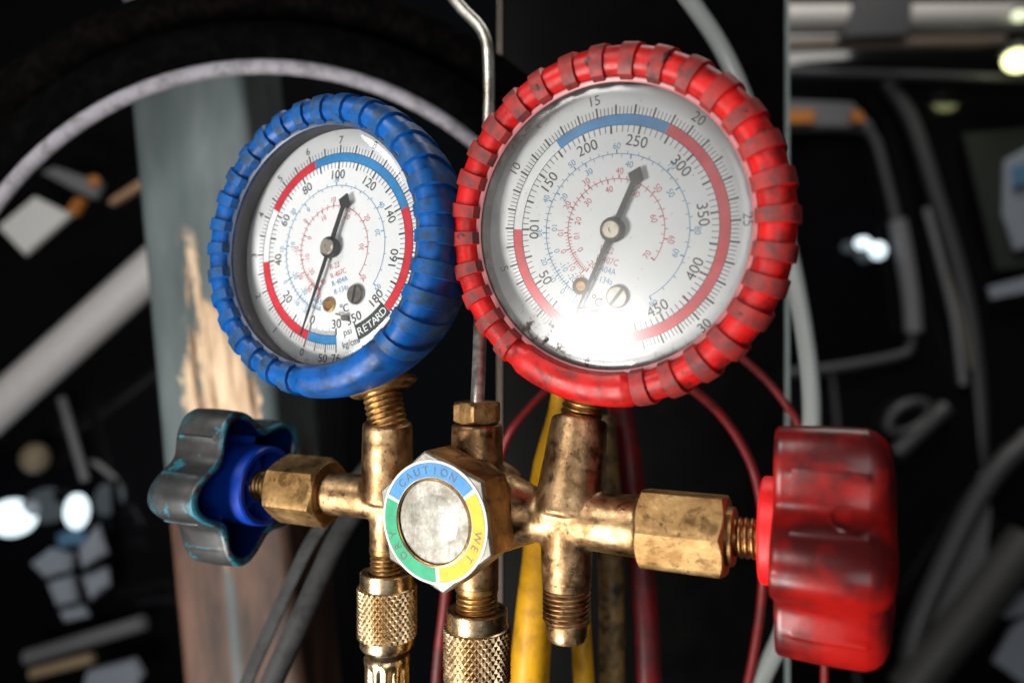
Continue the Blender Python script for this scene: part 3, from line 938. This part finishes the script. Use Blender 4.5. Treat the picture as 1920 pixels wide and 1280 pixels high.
tag(o, 'outer brownish black rubber hose looped at the top left corner', 'hose')

# ------------------------------------------------------------------ painted post and black steel column
def post_mat():
    m = Mat('peeling_grey_paint')
    paint = m.ramp(m.noise(30, 5, 0.6, (1, 1, 0.25)), [(0.3, (0.04, 0.056, 0.060)), (0.55, (0.085, 0.105, 0.107)), (0.75, (0.15, 0.17, 0.17))])
    wood = m.ramp(m.noise(160, 5, 0.65, (1, 1, 0.09)), [(0.38, (0.07, 0.04, 0.022)), (0.47, (0.36, 0.235, 0.14)), (0.62, (0.66, 0.50, 0.34))])
    rust = m.ramp(m.noise(90, 5, 0.6, (1, 1, 0.2)), [(0.35, (0.022, 0.011, 0.007)), (0.65, (0.085, 0.042, 0.027))])
    sep = m.n.new('ShaderNodeSeparateXYZ'); m.link(m.co.outputs['Object'], sep.inputs[0])
    n1 = m.noise(60, 5, 0.7, (1, 1, 0.3), 0.5)
    # bare strip: runs down the post, widening, edges broken by noise
    x0 = m.math('ADD', m.math('MULTIPLY', sep.outputs['Z'], 0.0), 0.0)
    wob = m.math('MULTIPLY', m.math('SUBTRACT', n1, 0.5), 0.06)
    ctr = m.math('SUBTRACT', -0.001, m.math('MULTIPLY', sep.outputs['Z'], 0.15))
    d = m.math('ABSOLUTE', m.math('SUBTRACT', m.math('ADD', sep.outputs['X'], wob), ctr))
    topcut = m.math('MULTIPLY', m.math('SUBTRACT', 0.062, sep.outputs['Z']), 0.2)
    half = m.math('MINIMUM', topcut, 0.018)
    bare = m.ramp(m.math('SUBTRACT', half, d), [(0.0, 0.0), (0.0012, 1.0)])
    low = m.ramp(m.math('ADD', m.math('MULTIPLY', sep.outputs['Z'], -1.0), m.math('MULTIPLY', m.math('SUBTRACT', n1, 0.5), 0.12)), [(0.055, 0.0), (0.075, 1.0)])
    strip = m.ramp(m.math('ABSOLUTE', m.math('SUBTRACT', sep.outputs['X'], -0.001)), [(0.0025, 0.0), (0.0035, 1.0)])
    low = m.math('MULTIPLY', low, strip)
    c = m.mix(bare, paint, wood)
    c = m.mix(low, c, rust)
    m.set(Base_Color=c, Roughness=0.6, Specular_IOR_Level=0.25)
    m.bump(m.noise(500, 4), 0.4, 0.0004)
    return m.m
# leaning square post with rounded arrises; local axes: x across the face, z up
pa, pb = at(372, 60, 372), at(500, 1400, 352)
PZ = (pa - pb).normalized()
PX = (V((1, -0.12, 0)) - PZ * V((1, -0.12, 0)).dot(PZ)).normalized()
PY = PZ.cross(PX)
def rrect(w, h, r, n=5):
    out = []
    for cx, cy, a0 in ((w - r, h - r, 0), (-w + r, h - r, 90), (-w + r, -h + r, 180), (w - r, -h + r, 270)):
        for k in range(n + 1):
            a = R(a0 + 90 * k / n); out.append((cx + r * cos(a), cy + r * sin(a)))
    return out
pc = at(402, 640, 362)
g = G()
g.prism((V((0, 0, 0)), V((1, 0, 0)), V((0, 1, 0)), V((0, 0, 1))), rrect(31, 26, 7), -260, 260, 0, 0.5)
po = g.build('post', post_mat(), None)
po.matrix_world = Matrix(((PX.x, PY.x, PZ.x, (pc.x) * MM), (PX.y, PY.y, PZ.y, (pc.y + 26) * MM), (PX.z, PY.z, PZ.z, (pc.z + 1200) * MM), (0, 0, 0, 1)))
tag(po, 'leaning grey-green painted post with paint peeled off to bare wood', 'post')
g = G()
cc = at(1188, 640, 400)
g.prism((cc, V((1, 0, 0)), V((0, 1, 0)), V((0, 0, 1))), rrect(70.5, 30, 1.2, 3), -320, 320, 0, 0.2)
def blacksteel():
    m = Mat('black_painted_steel')
    e = m.ramp(m.noise(60, 5), [(0.3, (0.001, 0.001, 0.001)), (0.7, (0.0025, 0.0025, 0.0025))])
    m.set(Base_Color=e, Roughness=0.5, Specular_IOR_Level=0.05)
    return m.m
tag(g.build('steel_column', blacksteel(), None), 'black painted steel column directly behind the red gauge', 'column')
for nm, sx, c in (('lit_edge_strip', -1, (0.2, 0.15, 0.12)), ('lit_edge_strip', 1, (0.22, 0.27, 0.26))):  # strips paint the light that the column's edges catch
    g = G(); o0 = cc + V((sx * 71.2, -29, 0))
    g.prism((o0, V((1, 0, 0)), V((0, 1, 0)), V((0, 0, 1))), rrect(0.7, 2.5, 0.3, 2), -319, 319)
    eo = g.build(nm, plain('lit_edge_colour_%d' % (sx + 1), c, 0.5), None)
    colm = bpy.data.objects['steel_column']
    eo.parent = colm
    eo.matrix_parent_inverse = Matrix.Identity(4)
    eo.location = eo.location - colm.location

# ------------------------------------------------------------------ parked cars, out of focus
CARBLK = plain('black_car_paint', (0.005, 0.005, 0.006), 0.12, 0.0, Coat_Weight=0.5)
CARGLASS = plain('tinted_glass', (0.003, 0.003, 0.004), 0.05)
CHROME = plain('satin_silver_trim', (0.55, 0.55, 0.55), 0.35, 0.8)
PALE = plain('pale_grey_trim', (0.42, 0.40, 0.385), 0.5)
WHITEP = plain('white_plate', (0.72, 0.72, 0.70), 0.5)
ORANGE = plain('orange_reflector', (0.42, 0.15, 0.03), 0.4)
DGREY = plain('dark_grey_plastic', (0.05, 0.05, 0.055), 0.45)
MGREY = plain('mid_grey_plastic', (0.16, 0.16, 0.17), 0.45)
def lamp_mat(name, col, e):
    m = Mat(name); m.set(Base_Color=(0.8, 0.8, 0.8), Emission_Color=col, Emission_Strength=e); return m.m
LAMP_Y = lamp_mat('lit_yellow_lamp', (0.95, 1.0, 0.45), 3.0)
GLINT_W = lamp_mat('white_glint_glow', (0.75, 0.92, 1.0), 1.3)  # glow for reflections in car paint and glass
def slab(parent, name, poly, Y, th, mat, bev=3.0):
    # a plate cut to an outline (photo pixels at distance Y), th millimetres thick
    P = [at(x, y, Y) for x, y in poly]
    g = G(); F = (V((0, 0, 0)), V((1, 0, 0)), V((0, 0, 1)), V((0, 1, 0)))
    g.prism(F, [(p.x, p.z) for p in P], Y, Y + th, 0, bev)
    return g.build(name, mat, parent)
def bar_(parent, name, p0, p1, Y, r, mat, Y1=None):
    g = G(); g.tube([at(*p0, Y), (at(*p0, Y) + at(*p1, Y1 or Y)) / 2, at(*p1, Y1 or Y)], r, 16, 0, 4)
    return g.build(name, mat, parent)
def blob(parent, name, px, py, Y, rx, rz, mat, ry=None, seg=20):
    c = at(px, py, Y); g = G(); ry = ry or min(rx, rz)
    vs, fs = [], []
    for i in range(1, 10):
        th = pi * i / 10
        for k in range(seg):
            a = 2 * pi * k / seg
            vs.append(c + V((rx * sin(th) * cos(a), ry * sin(th) * sin(a), rz * cos(th))))
    for i in range(8):
        for k in range(seg):
            j = (k + 1) % seg
            fs.append((i * seg + k, i * seg + j, (i + 1) * seg + j, (i + 1) * seg + k))
    fs.append(list(range(seg))); fs.append([8 * seg + k for k in range(seg)][::-1])
    g.add(vs, fs)
    return g.build(name, mat, parent)
def body_panel(parent, Y, px0, px1, mat, name='body'):
    # bulging side of a car: rounded section swept sideways
    sec = [(-120, 150), (-60, 60), (60, 10), (220, 0), (420, 20), (560, 0), (700, -30), (900, -40), (1100, -20), (1250, 30), (1420, 120)]
    xs = [px0 + (px1 - px0) * k / 8 for k in range(9)]
    vs, fs = [], []
    for i, x in enumerate(xs):
        k = abs(2 * i / 8 - 1)
        for y, dy in sec:
            p = at(x, y, Y); p.y += dy + 60 * k ** 4; vs.append(p)
        for y, dy in sec[::-1]:
            p = at(x, y, Y); p.y += 420; vs.append(p)
    m = len(sec) * 2
    for i in range(8):
        for k in range(m):
            j = (k + 1) % m
            fs.append((i * m + k, i * m + j, (i + 1) * m + j, (i + 1) * m + k))
    fs.append(list(range(m))); fs.append([8 * m + k for k in range(m)][::-1])
    g = G(); g.add(vs, fs)
    return g.build(name, mat, parent, 50)
# left car
LC = empty('parked_car', at(100, 1400, 1150), 'black parked car at the left, blurred, with a white plate', 'car')
body_panel(LC, 1150, -420, 640, CARBLK)
bar_(LC, 'bumper_bar', (-60, 815), (345, 450), 1010, 27, plain('white_bumper', (0.62, 0.60, 0.60), 0.5), 1010)
slab(LC, 'number_plate', [(-6, 425), (62, 368), (132, 402), (45, 478)], 1000, 12, WHITEP)
slab(LC, 'side_reflector', [(118, 400), (140, 368), (158, 372), (140, 404)], 1004, 14, ORANGE)
slab(LC, 'plate_bracket', [(75, 322), (100, 312), (190, 342), (176, 372), (140, 358)], 1015, 14, MGREY)
blob(LC, 'bulb_or_spot', 176, 340, 1000, 9, 8, ORANGE)
slab(LC, 'side_reflector', [(200, 378), (262, 336), (266, 350), (208, 384)], 1012, 12, plain('tan_trim', (0.42, 0.25, 0.14), 0.5))
hl = slab(LC, 'reflection_panel', [(-40, 860), (120, 830), (210, 900), (215, 1100), (150, 1180), (-40, 1180)], 1100, 40, CARGLASS)  # added panel that carries the reflections in the car's paintwork
FACET = plain('pale_reflection_or_trim', (0.36, 0.40, 0.47), 0.3, 0.2)  # pale patches of reflection, also small pale parts
FACET_B = plain('blue_reflection_or_trim', (0.12, 0.26, 0.42), 0.3, 0.2)
blob(hl, 'bulb_or_spot', 24, 970, 1060, 32, 26, GLINT_W)  # glowing spots stand in for lamps reflected in the paintwork
blob(hl, 'bulb_or_spot', 54, 954, 1062, 16, 14, FACET)
blob(hl, 'bulb_or_spot', 144, 958, 1062, 16, 25, GLINT_W)
rf = [([(52, 1058), (90, 1030), (132, 1040), (128, 1072), (80, 1088)], FACET), ([(100, 1005), (150, 985), (150, 1022), (105, 1030)], FACET_B), ([(140, 1030), (178, 985), (196, 1040), (150, 1070)], FACET),
      ([(84, 1095), (132, 1080), (142, 1130), (102, 1140)], FACET), ([(148, 1082), (196, 1066), (200, 1100), (165, 1130)], FACET), ([(104, 1146), (150, 1136), (162, 1158), (116, 1170)], FACET)]
for poly, m_ in rf: slab(hl, 'reflection_patch', poly, 1065 + random.uniform(-8, 8), 18, m_, 7)  # pieces coloured as pale reflections in the paintwork
bar_(LC, 'trim_strip', (50, 1232), (270, 1166), 1090, 11, MGREY)
bar_(LC, 'trim_strip', (60, 1262), (175, 1232), 1085, 8, plain('brass_trim', (0.34, 0.25, 0.15), 0.5))
slab(LC, 'step_plate', [(150, 1300), (160, 1262), (245, 1240), (262, 1270), (250, 1300)], 1070, 20, FACET)
bar_(LC, 'wiper_arm', (115, 745), (160, 900), 1080, 6, MGREY)
blob(LC, 'bulb_or_spot', 66, 858, 1075, 20, 22, plain('tan_lamp', (0.22, 0.17, 0.11), 0.5))
# right car
RC = empty('parked_car', at(1700, 1400, 1500), 'black parked car at the right, blurred, with silver roof rail', 'car')
body_panel(RC, 1520, 1380, 2500, CARBLK)
rr_ = bar_(RC, 'roof_rail', (1400, 38), (2050, 34), 1440, 28, PALE)
slab(RC, 'rail_bracket', [(1582, 70), (1606, -10), (1712, -10), (1706, 66)], 1405, 40, DGREY)
bar_(RC, 'roof_trim', (1400, 88), (1880, 76), 1450, 13, plain('beige_trim', (0.22, 0.17, 0.14), 0.5))
bar_(RC, 'roof_trim', (1400, 132), (1950, 150), 1460, 9, DGREY)
wn = slab(RC, 'side_window', [(1440, 222), (1600, 226), (1638, 250), (1700, 480), (1716, 640), (1690, 668), (1440, 700)], 1500, 8, CARGLASS)
def strip(parent, name, pts, Y, r, mat):
    g = G(); g.tube([at(x, y, Y) for x, y in pts], r, 14, 0, 6)
    return g.build(name, mat, parent)
strip(wn, 'window_frame', [(1400, 240), (1520, 238), (1600, 240), (1636, 256), (1660, 330), (1684, 430), (1704, 540), (1712, 610), (1706, 652), (1680, 668), (1560, 690), (1400, 708)], 1488, 10, DGREY)
strip(wn, 'window_frame', [(1682, 412), (1696, 480), (1708, 560), (1713, 622)], 1478, 17, MGREY)
slab(RC, 'rain_visor', [(1440, 186), (1600, 192), (1640, 236), (1440, 232)], 1478, 20, plain('grey_visor', (0.13, 0.13, 0.14), 0.4))
slab(RC, 'side_marker', [(1440, 206), (1530, 206), (1528, 230), (1440, 232)], 1462, 14, ORANGE)
slab(RC, 'side_marker', [(1598, 206), (1618, 208), (1624, 230), (1600, 230)], 1462, 14, ORANGE)
blob(RC, 'window_glint', 1618, 456, 1470, 16, 12, GLINT_W); blob(RC, 'window_glint', 1646, 470, 1472, 16, 17, GLINT_W)  # glowing spots stand in for a reflection in the side window
strip(RC, 'pillar_strip', [(1660, 150), (1710, 230), (1756, 370), (1796, 500), (1822, 620), (1836, 760), (1838, 900)], 1496, 15, DGREY)
strip(RC, 'pillar_strip', [(1736, 390), (1766, 500), (1790, 600), (1806, 720)], 1484, 8, MGREY)  # highlight along the pillar, built as a lighter-coloured strip
strip(RC, 'pillar_strip', [(1772, 510), (1800, 590), (1822, 690)], 1480, 6, plain('tan_strip', (0.13, 0.115, 0.09), 0.5))
slab(RC, 'rear_window', [(1806, 250), (1960, 236), (1960, 500), (1870, 508)], 1500, 8, plain('smoky_glass', (0.035, 0.04, 0.035), 0.2))
slab(RC, 'window_sticker', [(1886, 300), (1940, 270), (1940, 460), (1905, 470), (1882, 400)], 1486, 10, FACET)
slab(RC, 'window_sticker', [(1900, 312), (1940, 300), (1940, 345), (1902, 350)], 1474, 10, FACET_B)
slab(RC, 'badge', [(1856, 538), (1940, 516), (1940, 545), (1862, 560)], 1480, 12, FACET)
g = G(); hp = []
for k in range(25):
    a = 2 * pi * k / 24
    x, y = 42 * cos(a), 24 * sin(a)
    hp.append(at(1704 + x * cos(0.5) + y * sin(0.5), 782 - x * sin(0.5) + y * cos(0.5), 1470))
g.tube(hp, 10, 12, 0, 2); g.build('door_handle', DGREY, RC)
bar_(RC, 'door_handle', (1680, 850), (1775, 762), 1472, 16, DGREY)
slab(RC, 'arch_trim', [(1716, 1180), (1790, 1010), (1838, 918), (1860, 950), (1852, 1040), (1800, 1150), (1740, 1192)], 1470, 30, MGREY)  # mid-grey slab paints the highlight on the wheel-arch trim
bar_(RC, 'arch_trim', (1840, 900), (1930, 810), 1480, 12, DGREY)
bar_(RC, 'lower_sill', (1700, 1300), (1930, 1010), 1460, 40, plain('dusty_sill', (0.045, 0.045, 0.043), 0.5))
strip(RC, 'wheel_arch', [(1700, 1300), (1716, 1190), (1770, 1060), (1836, 930), (1900, 850), (1980, 800)], 1476, 20, DGREY)
strip(RC, 'door_seam', [(1560, 700), (1572, 820), (1580, 960), (1590, 1120), (1610, 1300)], 1500, 5, DGREY)
slab(RC, 'wheel_spoke', [(1870, 1245), (1905, 1180), (1930, 1160), (1930, 1290)], 1455, 20, FACET)
slab(RC, 'wheel_spoke', [(1890, 1160), (1930, 1110), (1930, 1150)], 1455, 20, FACET)
for px, py, Y, rx, m_, lab in ((1908, 114, 1400, 26, LAMP_Y, 'larger lit yellowish workshop lamp at the right edge below the roof rail'),
                               (1912, 30, 1404, 14, lamp_mat('dim_yellow_lamp', (0.9, 1.0, 0.6), 1.0), 'small lit yellowish workshop lamp in the top right corner')):
    hl_ = empty('workshop_lamp', at(px, py, Y), lab, 'lamp', 'workshop lamps')
    blob(hl_, 'bulb_or_spot', px, py, Y, rx, rx * 0.78, m_)
    c = at(px, py, Y); g = G()
    g.lathe(fr(c + UP * rx * 0.5, UP, (1, 0, 0)), [(rx * 1.1, 0), (rx * 0.8, rx * 0.5), (rx * 0.3, rx * 0.8)], 24, 0, False, True)
    g.build('lamp_shade', DGREY, hl_)
